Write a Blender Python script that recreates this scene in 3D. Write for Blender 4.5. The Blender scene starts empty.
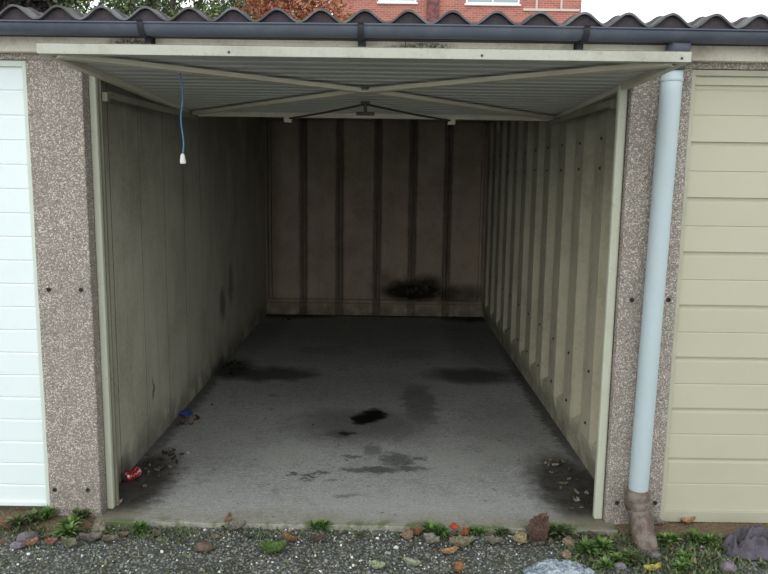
import bpy, bmesh, math, random
from mathutils import Vector, Matrix, noise
S = bpy.context.scene
COL = S.collection

# ------------------------------------------------------------------ camera
F_PX, PITCH, YAW, ROLL = 741.53, 0.1481, -0.0011, 0.0136
cp, sp, cy_, sy_ = math.cos(PITCH), math.sin(PITCH), math.cos(YAW), math.sin(YAW)
fwd = Vector((sy_ * cp, cy_ * cp, -sp)); rt = Vector((cy_, -sy_, 0)); up = rt.cross(fwd)
c_, s_ = math.cos(ROLL), math.sin(ROLL)
R_, U_ = c_ * rt + s_ * up, -s_ * rt + c_ * up
cam = bpy.data.objects.new('camera', bpy.data.cameras.new('camera'))
cam.matrix_world = Matrix(((R_.x, U_.x, -fwd.x, 0.118), (R_.y, U_.y, -fwd.y, -3.1768),
                           (R_.z, U_.z, -fwd.z, 1.5423), (0, 0, 0, 1)))
cam.data.sensor_width = 36.0
cam.data.lens = 36.0 * F_PX / 768
cam.data.clip_start = 0.05; cam.data.clip_end = 300
COL.objects.link(cam); S.camera = cam

# ------------------------------------------------------------------ overcast sky
W = bpy.data.worlds.new('overcast'); S.world = W; W.use_nodes = True
wn = W.node_tree.nodes; wl = W.node_tree.links; wn.clear()
wo = wn.new('ShaderNodeOutputWorld'); wb = wn.new('ShaderNodeBackground')
tc = wn.new('ShaderNodeTexCoord'); sx = wn.new('ShaderNodeSeparateXYZ'); rp = wn.new('ShaderNodeValToRGB')
wl.new(tc.outputs['Generated'], sx.inputs[0]); wl.new(sx.outputs['Z'], rp.inputs[0])
rp.color_ramp.elements[0].position = 0.0; rp.color_ramp.elements[0].color = (1.08, 1.09, 1.10, 1)
rp.color_ramp.elements[1].position = 1.0; rp.color_ramp.elements[1].color = (0.76, 0.79, 0.82, 1)
wl.new(rp.outputs[0], wb.inputs[0]); wl.new(wb.outputs[0], wo.inputs[0])
wb.inputs[1].default_value = 1.0
sun = bpy.data.objects.new('sun', bpy.data.lights.new('sun', 'SUN'))
sun.data.energy = 0.45; sun.data.angle = math.radians(60); sun.data.color = (1.0, 0.99, 0.98)
sun.rotation_euler = (math.radians(58), 0, math.radians(-24))
COL.objects.link(sun)
S.view_settings.view_transform = 'Standard'; S.view_settings.look = 'None'
S.view_settings.gamma = 1.0; S.view_settings.use_curve_mapping = False
S.view_settings.exposure = 0.66
S.cycles.diffuse_bounces = 8; S.cycles.max_bounces = 16

# ------------------------------------------------------------------ helpers
rnd = random.Random(7)
def lin(c):
    f = lambda v: v / 12.92 if v <= 0.04045 else ((v + 0.055) / 1.055) ** 2.4
    return tuple(f(x / 255) for x in c) + (1,)

class NT:
    """tiny node builder for one material"""
    def __init__(s, name, rough=0.85, metal=0.0, spec=0.3):
        s.m = bpy.data.materials.new(name); s.m.use_nodes = True
        s.n = s.m.node_tree.nodes; s.l = s.m.node_tree.links
        s.b = s.n['Principled BSDF']
        s.b.inputs['Roughness'].default_value = rough; s.b.inputs['Metallic'].default_value = metal
        s.b.inputs['Specular IOR Level'].default_value = spec
        s.co = s.n.new('ShaderNodeNewGeometry').outputs['Position']
    def put(s, sock, v):
        if isinstance(v, bpy.types.NodeSocket): s.l.new(v, sock)
        else: sock.default_value = v
    def obj_coords(s): s.co = s.n.new('ShaderNodeTexCoord').outputs['Object']; return s
    def noise(s, scale, detail=4, rough=0.6, co=None, dist=0.0):
        t = s.n.new('ShaderNodeTexNoise'); s.put(t.inputs['Vector'], co or s.co)
        t.inputs['Scale'].default_value = scale; t.inputs['Detail'].default_value = detail
        t.inputs['Roughness'].default_value = rough; t.inputs['Distortion'].default_value = dist
        return t
    def scaled(s, v):
        t = s.n.new('ShaderNodeVectorMath'); t.operation = 'MULTIPLY'; s.put(t.inputs[0], s.co)
        t.inputs[1].default_value = v; return t.outputs[0]
    def voro(s, scale, feature='F1', co=None):
        t = s.n.new('ShaderNodeTexVoronoi'); t.feature = feature; s.put(t.inputs['Vector'], co or s.co)
        t.inputs['Scale'].default_value = scale; return t
    def rng(s, v, a, b, c=0.0, d=1.0, smooth=True):
        t = s.n.new('ShaderNodeMapRange'); t.interpolation_type = 'SMOOTHSTEP' if smooth else 'LINEAR'
        s.put(t.inputs['Value'], v); t.inputs['From Min'].default_value = a; t.inputs['From Max'].default_value = b
        t.inputs['To Min'].default_value = c; t.inputs['To Max'].default_value = d; return t.outputs['Result']
    def math(s, op, a, b=0.0):
        t = s.n.new('ShaderNodeMath'); t.operation = op; s.put(t.inputs[0], a); s.put(t.inputs[1], b); return t.outputs[0]
    def mix(s, f, a, b, mode='MIX'):
        t = s.n.new('ShaderNodeMix'); t.data_type = 'RGBA'; t.blend_type = mode
        s.put(t.inputs['Factor'], f); s.put(t.inputs['A'], a); s.put(t.inputs['B'], b); return t.outputs['Result']
    def ramp(s, f, stops):
        t = s.n.new('ShaderNodeValToRGB'); s.put(t.inputs[0], f); e = t.color_ramp.elements
        while len(e) < len(stops): e.new(0.5)
        for q, (p, c) in zip(e, stops): q.position = p; q.color = c
        return t.outputs[0]
    def sep(s, co=None):
        t = s.n.new('ShaderNodeSeparateXYZ'); s.put(t.inputs[0], co or s.co); return t.outputs
    def bump(s, h, strength=0.4, dist=0.01):
        t = s.n.new('ShaderNodeBump'); s.put(t.inputs['Height'], h); t.inputs['Strength'].default_value = strength
        t.inputs['Distance'].default_value = dist; s.l.new(t.outputs[0], s.b.inputs['Normal']); return s
    def wobble(s, scale, amt):
        n = s.noise(scale, 5, 0.65); t = s.n.new('ShaderNodeVectorMath'); t.operation = 'SUBTRACT'
        s.l.new(n.outputs['Color'], t.inputs[0]); t.inputs[1].default_value = (0.5, 0.5, 0.5)
        u = s.n.new('ShaderNodeVectorMath'); u.operation = 'SCALE'; s.l.new(t.outputs[0], u.inputs[0]); u.inputs['Scale'].default_value = amt
        w = s.n.new('ShaderNodeVectorMath'); w.operation = 'ADD'; s.put(w.inputs[0], s.co); s.l.new(u.outputs[0], w.inputs[1]); return w.outputs[0]
    def blobs(s, co, lst):
        """union of soft ellipsoid stains: (centre xyz, radii xyz, strength, softness)"""
        out = None
        for c, r, k, soft in lst:
            a = s.n.new('ShaderNodeVectorMath'); a.operation = 'SUBTRACT'; s.put(a.inputs[0], co); a.inputs[1].default_value = c
            b = s.n.new('ShaderNodeVectorMath'); b.operation = 'DIVIDE'; s.l.new(a.outputs[0], b.inputs[0]); b.inputs[1].default_value = r
            d = s.n.new('ShaderNodeVectorMath'); d.operation = 'LENGTH'; s.l.new(b.outputs[0], d.inputs[0])
            m = s.rng(d.outputs['Value'], 1 - soft, 1 + soft, k, 0.0)
            out = m if out is None else s.math('MAXIMUM', out, m)
        return out
    def col(s, c): s.put(s.b.inputs['Base Color'], c); return s
G = lambda v: (v, v, v, 1)

def new_mesh(name, bm, mat, parent=None, smooth=False, bevel=0):
    me = bpy.data.meshes.new(name); bm.normal_update(); bm.to_mesh(me); bm.free()
    if smooth:
        for p in me.polygons: p.use_smooth = True
    me.materials.append(mat)
    o = bpy.data.objects.new(name, me); COL.objects.link(o)
    if parent: o.parent = parent
    if bevel:
        b = o.modifiers.new('bevel', 'BEVEL'); b.width = bevel; b.segments = 2; b.limit_method = 'ANGLE'
    return o
def tag(o, label=None, cat=None, group=None, kind=None):
    if label: o['label'] = label
    if cat: o['category'] = cat
    if group: o['group'] = group
    if kind: o['kind'] = kind
    return o
def empty(name, loc=(0, 0, 0), rz=0.0):
    o = bpy.data.objects.new(name, None); o.location = loc; o.rotation_euler = (0, 0, rz); o.empty_display_size = .1
    COL.objects.link(o); return o
def box(bm, x0, x1, y0, y1, z0, z1):
    vs = [bm.verts.new((x, y, z)) for z in (z0, z1) for y in (y0, y1) for x in (x0, x1)]
    for f in ((0, 2, 3, 1), (4, 5, 7, 6), (0, 1, 5, 4), (2, 6, 7, 3), (0, 4, 6, 2), (1, 3, 7, 5)):
        bm.faces.new([vs[i] for i in f])
def prism(bm, pts, a, b, axis):
    """polygon pts (2-D) extruded from a to b along axis: 'x' pts=(y,z), 'y' pts=(x,z), 'z' pts=(x,y)"""
    mk = {'x': lambda p, t: (t, p[0], p[1]), 'y': lambda p, t: (p[0], t, p[1]), 'z': lambda p, t: (p[0], p[1], t)}[axis]
    A = [bm.verts.new(mk(p, a)) for p in pts]; B = [bm.verts.new(mk(p, b)) for p in pts]
    n = len(pts)
    bm.faces.new(A[::-1]); bm.faces.new(B)
    for i in range(n): bm.faces.new((A[i], A[(i + 1) % n], B[(i + 1) % n], B[i]))
def fix(bm): bmesh.ops.recalc_face_normals(bm, faces=bm.faces); return bm
def tube(bm, path, radii, seg=12, cap=True, sq=1.0):
    path = [Vector(p) for p in path]
    if not isinstance(radii, (list, tuple)): radii = [radii] * len(path)
    rings = []; ref = None
    for i, p in enumerate(path):
        t = (path[min(i + 1, len(path) - 1)] - path[max(i - 1, 0)]).normalized()
        if ref is None: ref = Vector((1, 0, 0)) if abs(t.x) < .9 else Vector((0, 1, 0))
        u = (ref - t * ref.dot(t)).normalized(); ref = u; w = t.cross(u)
        rings.append([bm.verts.new(p + (u * math.cos(k * math.tau / seg) + w * sq * math.sin(k * math.tau / seg)) * radii[i]) for k in range(seg)])
    for a, b in zip(rings, rings[1:]):
        for k in range(seg): bm.faces.new((a[k], a[(k + 1) % seg], b[(k + 1) % seg], b[k]))
    if cap: bm.faces.new(rings[0][::-1]); bm.faces.new(rings[-1])
def bar(bm, a, b, w, h):
    """rectangular bar from a to b, w across, h high"""
    a, b = Vector(a), Vector(b); t = (b - a).normalized(); s = t.cross(Vector((0, 0, 1))).normalized(); u = s.cross(t)
    vs = [bm.verts.new(p + s * i * w / 2 + u * j * h / 2) for p in (a, b) for i, j in ((-1, -1), (1, -1), (1, 1), (-1, 1))]
    for f in ((0, 1, 2, 3), (7, 6, 5, 4), (0, 4, 5, 1), (1, 5, 6, 2), (2, 6, 7, 3), (3, 7, 4, 0)): bm.faces.new([vs[i] for i in f])

# ------------------------------------------------------------------ materials
def aggregate(name, tone=1.0):
    t = NT(name, 0.9)
    co = t.wobble(60, 0.002)
    v = t.voro(185, co=co); v2 = t.voro(340, co=co)
    r = t.sep(v.outputs['Color'])[0]
    k = lambda c: tuple(min(1, x * tone) for x in c[:3]) + (1,)
    c = t.ramp(r, [(0.0, k(lin((100, 95, 90)))), (0.28, k(lin((146, 138, 129)))), (0.5, k(lin((168, 158, 147)))), (0.72, k(lin((194, 188, 178)))), (0.92, k(lin((212, 204, 194)))), (1.0, k(lin((225, 220, 212))))])
    d = t.rng(v.outputs['Distance'], 0.25, 0.75, 0.0, 1.0)
    c = t.mix(d, c, k(lin((134, 128, 120))))
    big = t.noise(3, 4).outputs['Fac']
    c = t.mix(t.rng(big, 0.45, 0.75, 0, 0.35), c, k(lin((118, 114, 104))))
    z = t.sep()[2]
    damp = t.math('MULTIPLY', t.rng(z, 0.0, 0.28, 0.55, 0.0), t.rng(t.noise(14).outputs['Fac'], .35, .65))
    c = t.mix(damp, c, lin((104, 104, 92)))
    t.col(c)
    h = t.math('SUBTRACT', t.math('MULTIPLY', v2.outputs['Distance'], 0.4), v.outputs['Distance'])
    t.bump(h, 0.7, 0.006); return t.m
M_agg = aggregate('exposed_aggregate', 1.24)

def panel_concrete(name, base, dirt, streak=0.35, extra=None, extra_col=(10, 9, 9), top=0.0, wob=.16):
    t = NT(name, 0.92)
    a = t.noise(2.2, 6, .65).outputs['Fac']; b = t.noise(40, 3).outputs['Fac']
    s = t.noise(6, 4, .6, co=t.scaled((2.2, 2.2, 0.16))).outputs['Fac']
    c = t.mix(t.rng(a, .35, .7), base, dirt)
    c = t.mix(t.rng(s, .5, .72, 0, streak), c, tuple(x * .55 for x in dirt[:3]) + (1,))
    c = t.mix(t.rng(b, .3, .7, 0, .3), c, tuple(min(1, x * 1.25) for x in base[:3]) + (1,))
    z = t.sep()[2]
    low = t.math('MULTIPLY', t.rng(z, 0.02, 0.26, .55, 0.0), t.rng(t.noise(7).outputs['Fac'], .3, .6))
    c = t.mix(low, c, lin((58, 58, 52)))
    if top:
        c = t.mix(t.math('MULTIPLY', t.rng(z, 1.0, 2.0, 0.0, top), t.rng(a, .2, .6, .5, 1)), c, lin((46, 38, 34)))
    if extra:
        m = t.blobs(t.wobble(9, wob), extra); m = t.math('MULTIPLY', m, t.rng(t.noise(13, 4).outputs['Fac'], .25, .5, .75, 1)); c = t.mix(m, c, lin(extra_col))
    t.col(c); t.bump(t.math('ADD', b, t.math('MULTIPLY', t.noise(180, 2).outputs['Fac'], .5)), .25, .004); return t.m
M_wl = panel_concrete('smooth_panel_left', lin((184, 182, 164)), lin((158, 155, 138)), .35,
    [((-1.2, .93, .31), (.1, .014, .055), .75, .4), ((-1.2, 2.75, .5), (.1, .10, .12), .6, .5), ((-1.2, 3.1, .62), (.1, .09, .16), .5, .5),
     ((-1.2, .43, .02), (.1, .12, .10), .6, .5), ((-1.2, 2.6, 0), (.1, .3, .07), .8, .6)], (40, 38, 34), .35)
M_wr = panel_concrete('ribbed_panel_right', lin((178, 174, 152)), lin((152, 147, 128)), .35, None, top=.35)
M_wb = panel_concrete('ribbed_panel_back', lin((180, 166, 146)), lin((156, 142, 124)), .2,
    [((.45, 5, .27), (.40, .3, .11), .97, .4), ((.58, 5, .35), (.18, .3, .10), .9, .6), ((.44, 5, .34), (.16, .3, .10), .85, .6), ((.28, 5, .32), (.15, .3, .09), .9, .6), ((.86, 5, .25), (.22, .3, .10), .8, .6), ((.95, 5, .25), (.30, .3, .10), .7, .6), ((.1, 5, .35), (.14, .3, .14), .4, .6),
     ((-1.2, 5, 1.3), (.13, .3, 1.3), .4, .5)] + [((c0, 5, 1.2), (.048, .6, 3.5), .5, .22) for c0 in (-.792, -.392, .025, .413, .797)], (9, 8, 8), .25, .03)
M_seam = NT('dark_joint').col(lin((40, 38, 34))).m

# floor slab
t = NT('floor_concrete', 0.82, spec=.25)
n1 = t.noise(1.3, 6, .62).outputs['Fac']; n2 = t.noise(26, 5, .7).outputs['Fac']; n3 = t.noise(5, 6, .7, dist=.6).outputs['Fac']
c = t.mix(t.rng(n1, .3, .7), lin((166, 169, 168)), lin((146, 149, 148)))
c = t.mix(t.rng(n3, .52, .74, 0, .5), c, lin((100, 98, 94)))
c = t.mix(t.rng(n3, .42, .26, 0, .45), c, lin((172, 172, 168)))
c = t.mix(t.rng(n2, .44, .60, 0, .55), c, lin((176, 174, 166)))
brush = t.noise(30, 3, .6, co=t.scaled((.25, 3.0, 1))).outputs['Fac']
c = t.mix(t.rng(brush, .45, .65, 0, .22), c, lin((92, 92, 90)))
n4 = t.noise(75, 4, .75).outputs['Fac']; n5 = t.noise(11, 6, .75, dist=.4).outputs['Fac']
c = t.mix(t.rng(n4, .50, .66, 0, .5), c, lin((92, 92, 92)))
c = t.mix(t.rng(n4, .50, .36, 0, .5), c, lin((196, 198, 196)))
c = t.mix(t.rng(n5, .54, .70, 0, .45), c, lin((96, 95, 92)))
c = t.mix(t.rng(n5, .46, .32, 0, .35), c, lin((184, 188, 188)))
grit = t.voro(16, co=t.wobble(30, .03))
c = t.mix(t.math('MULTIPLY', t.rng(grit.outputs['Distance'], .14, .08), t.rng(t.sep(grit.outputs['Color'])[0], .72, .76)), c, lin((56, 50, 44)))
wob = t.wobble(6, .30); wob2 = t.wobble(17, .17)
soft = t.blobs(wob, [((.0, 3.9, 0), (1.3, 1.1, 1), .30, .7), ((-.72, 2.46, 0), (.34, .22, 1), .85, .5), ((.80, 2.5, 0), (.36, .25, 1), .85, .5), ((.0, 2.0, 0), (.7, .6, 1), .30, .6),
    ((-.02, 1.32, 0), (.46, .34, 1), .62, .6), ((.36, 1.75, 0), (.13, .5, 1), .65, .4), ((.22, 1.35, 0), (.3, .16, 1), .45, .5), ((-.15, 1.12, 0), (.13, .10, 1), .75, .5), ((-1.1, 3.9, 0), (.3, .9, 1), .4, .6), ((1.0, 3.9, 0), (.4, 1.2, 1), .45, .6), ((.35, 3.2, 0), (.3, .25, 1), .4, .6), ((-.4, 3.3, 0), (.3, .2, 1), .4, .6),
    ((-.75, 1.0, 0), (.3, .4, 1), .18, .6), ((.85, 1.3, 0), (.3, .5, 1), .3, .6)])
c = t.mix(soft, c, lin((54, 53, 50)))
oil = t.blobs(wob2, [((.0, 1.41, 0), (.09, .11, 1), 1, .3), ((.06, 1.50, 0), (.08, .12, 1), 1, .3), ((-.11, 1.13, 0), (.05, .035, 1), .8, .4)])
spots = t.blobs(wob2, [((.19, .72, 0), (.09, .10, 1), .62, .35), ((.10, .57, 0), (.11, .045, 1), .7, .35), ((.28, .60, 0), (.10, .035, 1), .65, .35), ((-.03, .57, 0), (.07, .035, 1), .6, .35),
    ((.33, .74, 0), (.05, .02, 1), .7, .4), ((.06, .85, 0), (.05, .08, 1), .45, .5), ((-.05, .76, 0), (.06, .02, 1), .6, .4), ((-.27, .49, 0), (.05, .02, 1), .75, .4), ((-.20, .53, 0), (.05, .02, 1), .7, .4), ((-.36, .50, 0), (.025, .02, 1), .7, .4),
    ((-.28, .44, 0), (.035, .02, 1), .55, .4), ((-.13, .43, 0), (.03, .02, 1), .5, .4), ((-.05, .25, 0), (.06, .02, 1), .55, .4), ((-.66, 1.9, 0), (.05, .02, 1), .4, .4)])
c = t.mix(spots, c, lin((34, 34, 32)))
pale = t.blobs(wob2, [((-.45, .80, 0), (.16, .16, 1), .5, .5), ((.50, .66, 0), (.18, .2, 1), .4, .6), ((.78, .9, 0), (.1, .14, 1), .35, .6), ((-.75, .25, 0), (.3, .2, 1), .3, .6), ((.2, .15, 0), (.8, .12, 1), .4, .6)])
c = t.mix(pale, c, lin((166, 168, 162)))
c = t.mix(oil, c, lin((6, 6, 6)))
dirt = t.blobs(wob2, [((-1.12, .36, 0), (.19, .42, 1), .97, .4), ((1.08, .38, 0), (.20, .45, 1), .97, .4), ((-1.2, 1.6, 0), (.08, 1.3, 1), .7, .5), ((1.21, 1.8, 0), (.07, 1.6, 1), .8, .5), ((-1.1, 2.6, 0), (.16, .3, 1), .95, .5),
    ((-.9, 4.95, 0), (.5, .18, 1), .9, .5), ((.3, 5.0, 0), (1, .1, 1), .9, .5), ((1.05, 4.9, 0), (.3, .2, 1), .95, .5)])
c = t.mix(t.math('MULTIPLY', dirt, t.rng(n5, .3, .65, 1.0, .86)), c, t.mix(t.rng(n4, .4, .6), lin((28, 25, 22)), lin((54, 48, 40))))
y = t.sep()[1]
edge = t.math('MULTIPLY', t.rng(y, .14, -.03, 0, .55), t.rng(n3, .28, .6, .35, 1))
c = t.mix(edge, c, lin((140, 135, 108)))
moss = t.math('MULTIPLY', t.rng(y, .02, -.06, 0, .8), t.rng(t.noise(11, 4).outputs['Fac'], .48, .62))
c = t.mix(moss, c, lin((92, 108, 62)))
t.col(c); t.put(t.b.inputs['Roughness'], t.rng(oil, 0, 1, .85, .4))
t.bump(t.math('ADD', n2, t.math('MULTIPLY', brush, .8)), .35, .006); M_floor = t.m

# ground: compacted gravel and soil
t = NT('gravel_ground', 0.95)
v = t.voro(75, co=t.wobble(20, .01)); n = t.noise(6, 5).outputs['Fac']
c = t.ramp(t.sep(v.outputs['Color'])[1], [(0, lin((74, 76, 72))), (.4, lin((100, 104, 98))), (.75, lin((108, 112, 108))), (1, lin((160, 164, 158)))])
c = t.mix(t.rng(v.outputs['Distance'], .3, .8), c, lin((78, 78, 68)))
c = t.mix(t.rng(n, .5, .7, 0, .7), c, lin((66, 66, 48)))
xyz = t.sep()
side = t.math('MULTIPLY', t.rng(t.math('ABSOLUTE', xyz[0]), 1.08, 1.16), t.rng(t.math('ADD', xyz[1], t.math('MULTIPLY', n, .06)), -.13, -.07))
c = t.mix(side, c, t.mix(t.noise(45, 4).outputs['Fac'], lin((86, 70, 50)), lin((128, 116, 92))))
t.col(c); t.bump(t.math('MULTIPLY', v.outputs['Distance'], -1), .8, .01); M_ground = t.m

t = NT('loose_stones', 0.8)
isl = t.n.new('ShaderNodeNewGeometry').outputs['Random Per Island']
t.col(t.ramp(isl, [(0, lin((84, 88, 88))), (.35, lin((114, 120, 118))), (.6, lin((132, 136, 132))), (.8, lin((134, 126, 112))), (.93, lin((170, 174, 170))), (.97, lin((225, 230, 226))), (1, lin((235, 238, 234)))])); M_stone = t.m

def paint(name, base, dirt, rough=.55, amt=.4, sc=5, rust=0.0, metal=0, dark=None, spec=.35, vert=False):
    t = NT(name, rough, metal, spec)
    co = t.scaled((1, 1, .25)) if vert else t.co
    a = t.noise(sc, 6, .7, co=co).outputs['Fac']; b = t.noise(sc * 14, 3, .6).outputs['Fac']
    c = t.mix(t.rng(a, .45, .7, 0, amt), base, dirt)
    c = t.mix(t.rng(b, .58, .72, 0, amt * .8), c, dirt)
    if rust: c = t.mix(t.rng(t.noise(sc * 3, 5, .7).outputs['Fac'], .62, .70, 0, rust), c, lin((112, 66, 34)))
    if dark: c = t.mix(t.math('MULTIPLY', t.blobs(t.wobble(20, .05), dark), t.rng(b, .35, .6, .4, 1)), c, lin((40, 38, 34)))
    t.col(c); t.bump(b, .08, .002); return t.m
M_door_in = paint('door_underside_paint', lin((180, 182, 176)), lin((154, 153, 144)), .5, .35)
M_door_out = paint('door_outer_paint', lin((190, 192, 176)), lin((150, 150, 130)), .5, .4)
M_lip = paint('weathered_lip', lin((182, 185, 172)), lin((146, 146, 128)), .6, .55, 7, .25)
M_brace = paint('galvanised_brace', lin((196, 190, 170)), lin((160, 152, 132)), .55, .4)
M_darkmetal = paint('dark_rod', lin((62, 58, 54)), lin((44, 38, 34)), .6, .4)
M_post = paint('door_post_paint', lin((188, 192, 174)), lin((156, 154, 132)), .5, .35, 4, .2, vert=True)
M_posttop = paint('post_side', lin((130, 130, 112)), lin((96, 92, 76)), .6, .5, 5, .5, vert=True)
M_fascia = paint('fascia_paint', lin((224, 220, 202)), lin((168, 156, 138)), .7, .65, 6, .1,
    dark=[((-.93, -.045, 2.06), (.09, .05, .03), .9, .5), ((.28, -.045, 2.065), (.10, .05, .02), .9, .5), ((.16, -.045, 2.06), (.06, .05, .012), .7, .5), ((-1.2, -.045, 2.045), (.06, .05, .015), .6, .5), ((.62, -.045, 2.05), (.1, .05, .012), .5, .5)])
M_white = paint('white_door_paint', lin((232, 244, 244)), lin((220, 236, 238)), .45, .3, 2)
M_whiteframe = paint('white_frame_paint', lin((212, 222, 210)), lin((186, 194, 178)), .5, .3, 3)
M_cream = paint('cream_door_paint', lin((186, 184, 162)), lin((176, 174, 152)), .5, .3, 2)
M_creamframe = paint('cream_frame_paint', lin((178, 178, 158)), lin((150, 148, 128)), .5, .4, 4)
M_gutter = paint('gutter_plastic', lin((78, 84, 96)), lin((100, 106, 116)), .5, .4, 9, spec=.4)
M_bracket = paint('black_bracket', lin((40, 40, 46)), lin((66, 64, 66)), .55, .4, 9)
M_pipe = paint('pale_pipe_paint', lin((182, 198, 202)), lin((168, 184, 188)), .45, .3, 2.5)
t = NT('clay_drain', .85)
c = t.mix(t.rng(t.noise(22, 5).outputs['Fac'], .4, .6), lin((100, 86, 78)), lin((128, 120, 112)))
c = t.mix(t.rng(t.noise(9, 5).outputs['Fac'], .55, .68), c, lin((66, 52, 44))); t.col(c); t.bump(t.noise(60, 4).outputs['Fac'], .7, .008); M_clay = t.m
t = NT('cement_sheet', .95)
c = t.mix(t.rng(t.noise(7, 5).outputs['Fac'], .4, .65), lin((116, 118, 118)), lin((84, 84, 86)))
c = t.mix(t.rng(t.noise(16, 5).outputs['Fac'], .55, .68, 0, .8), c, lin((86, 96, 58)))
t.col(c); t.bump(t.noise(90, 3).outputs['Fac'], .4, .004); M_roof = t.m
t = NT('eaves_void_fill', .95)
t.col(t.mix(t.noise(30, 5, .7).outputs['Fac'], lin((48, 44, 50)), lin((92, 86, 88)))); t.bump(t.noise(80, 4).outputs['Fac'], .6, .006); M_eaves = t.m  # dark filler tone standing for the shade under the roof sheets
t = NT('house_brick', .9)
br = t.n.new('ShaderNodeTexBrick'); t.l.new(t.scaled((1, 1, 1)), br.inputs['Vector'])
cmb = t.n.new('ShaderNodeCombineXYZ'); q = t.sep(); t.l.new(q[0], cmb.inputs[0]); t.l.new(q[2], cmb.inputs[1]); t.l.new(cmb.outputs[0], br.inputs['Vector'])
br.inputs['Scale'].default_value = 1; br.inputs['Brick Width'].default_value = .225; br.inputs['Row Height'].default_value = .075; br.inputs['Mortar Size'].default_value = .008
br.inputs['Color1'].default_value = lin((158, 92, 82)); br.inputs['Color2'].default_value = lin((180, 112, 98)); br.inputs['Mortar'].default_value = lin((176, 150, 140))
t.col(br.outputs['Color']); M_brick = t.m
M_upvc = NT('white_window_frame', .4).col(lin((236, 238, 238))).m
M_band = NT('pale_band').col(lin((206, 190, 180))).m
M_glass = NT('window_glass', .06, spec=.9).col(lin((150, 162, 168))).m
M_tile = NT('roof_tile').col(lin((96, 70, 62))).m

def leafmat(name, stops, trans=.25, rough=.7):
    t = NT(name, rough); isl = t.n.new('ShaderNodeNewGeometry').outputs['Random Per Island']
    t.col(t.ramp(isl, stops)); return t.m
M_weed = leafmat('weed_green', [(0, lin((58, 84, 40))), (.4, lin((84, 116, 56))), (.75, lin((112, 142, 78))), (1, lin((134, 144, 90)))])
M_weed2 = leafmat('weed_dusty', [(0, lin((58, 74, 46))), (.5, lin((88, 106, 66))), (.85, lin((114, 126, 84))), (1, lin((132, 116, 86)))])
M_darkleaf = leafmat('dark_foliage', [(0, lin((30, 30, 30))), (.5, lin((48, 46, 44))), (1, lin((74, 60, 60)))])
M_greenleaf = leafmat('green_foliage', [(0, lin((44, 60, 36))), (.5, lin((70, 90, 54))), (.85, lin((100, 116, 74))), (1, lin((132, 126, 84)))])
M_redleaf = leafmat('autumn_foliage', [(0, lin((130, 66, 52))), (.4, lin((176, 98, 76))), (.7, lin((196, 138, 112))), (.85, lin((112, 116, 66))), (1, lin((206, 178, 150)))])
M_bark = NT('bark').col(lin((70, 58, 48))).m
def plain(name, c, rough=.8, var=.25, sc=60):
    t = NT(name, rough); a = t.noise(sc, 4).outputs['Fac']
    t.col(t.mix(t.rng(a, .35, .65), lin(c), tuple(v * (1 - var * 1.6) for v in lin(c)[:3]) + (1,))); t.bump(a, .3, .002); return t.m

# ------------------------------------------------------------------ setting
HW = 1.143
roof_z = lambda y: 2.152 + (y + .12) * math.tan(math.radians(4))
# floor
bm = bmesh.new()
nx, ny = 60, 8
pts = []
rr = random.Random(3)
front = [(-1.17 + 2.34 * i / nx, -.052 - .028 * (i / nx) + rr.uniform(-.006, .006) + .01 * noise.noise(Vector((i * .35, 0, 0)))) for i in range(nx + 1)]
pts = front + [(1.17, .12), (1.3, .12), (1.3, 5.2), (-1.3, 5.2), (-1.3, .12), (-1.17, .12)]
prism(bm, pts, -.12, 0, 'z'); fix(bm)
tag(new_mesh('floor', bm, M_floor, bevel=.004), 'stained concrete garage floor slab', kind='structure')
# ground terrain
bm = bmesh.new()
def gz(x, y):
    a = abs(x)
    s = max(0, min(1, (a - 1.12) / .12)); s = s * s * (3 - 2 * s)
    r = max(0, min(1, (y + .16) / .10)); r = r * r * (3 - 2 * r)
    base = -.020 - .012 * max(0, min(1, -y * 2))
    return base + s * r * .018 + .006 * noise.noise(Vector((x * 7, y * 7, 0))) + .0035 * noise.noise(Vector((x * 25, y * 25, 3)))
xs = [-12, -6, -4, -3, -2.5] + [-2.2 + .03 * i for i in range(150)] + [2.4, 3, 4, 6, 12]
ys = [-10, -6, -4, -3, -2, -1.5] + [-1.2 + .03 * i for i in range(42)] + [.12]
g = [[bm.verts.new((x, y, gz(x, y))) for y in ys] for x in xs]
for i in range(len(xs) - 1):
    for j in range(len(ys) - 1): bm.faces.new((g[i][j], g[i + 1][j], g[i + 1][j + 1], g[i][j + 1]))
tag(new_mesh('ground', bm, M_ground, smooth=True), 'compacted gravel and soil ground before the garages', kind='structure')
bm = bmesh.new(); box(bm, -45, 45, 5.3, 60, -.2, -.05); fix(bm)
tag(new_mesh('ground_behind', bm, NT('far_grass').col(lin((92, 106, 70))).m), kind='structure')

# left wall: smooth panels with tight seams
bm = bmesh.new()
box(bm, -1.30, -1.206, .10, 5.15, -.05, 2.12)
prism(bm, [(.0 + .1, 2.1), (5.15, 2.1), (5.15, roof_z(5.15) + .008), (2.5, roof_z(2.5) + .008), (.1, roof_z(.1) + .008)], -1.30, -1.206, 'x')
edges = [.12, .395] + [.395 + .43 * k for k in range(1, 11)] + [5.05]
for a, b in zip(edges, edges[1:]): box(bm, -1.214, -1.2 + rr.uniform(-.0004, .0004), a + .0035, b - .0035, .0, 2.11)
tag(new_mesh('wall_left', fix(bm), M_wl, bevel=.001), kind='structure')
bm = bmesh.new(); box(bm, -1.2058, -1.2008, .12, 5.04, .0, 2.10)
tag(new_mesh('wall_left_joints', fix(bm), M_seam), kind='structure')
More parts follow.
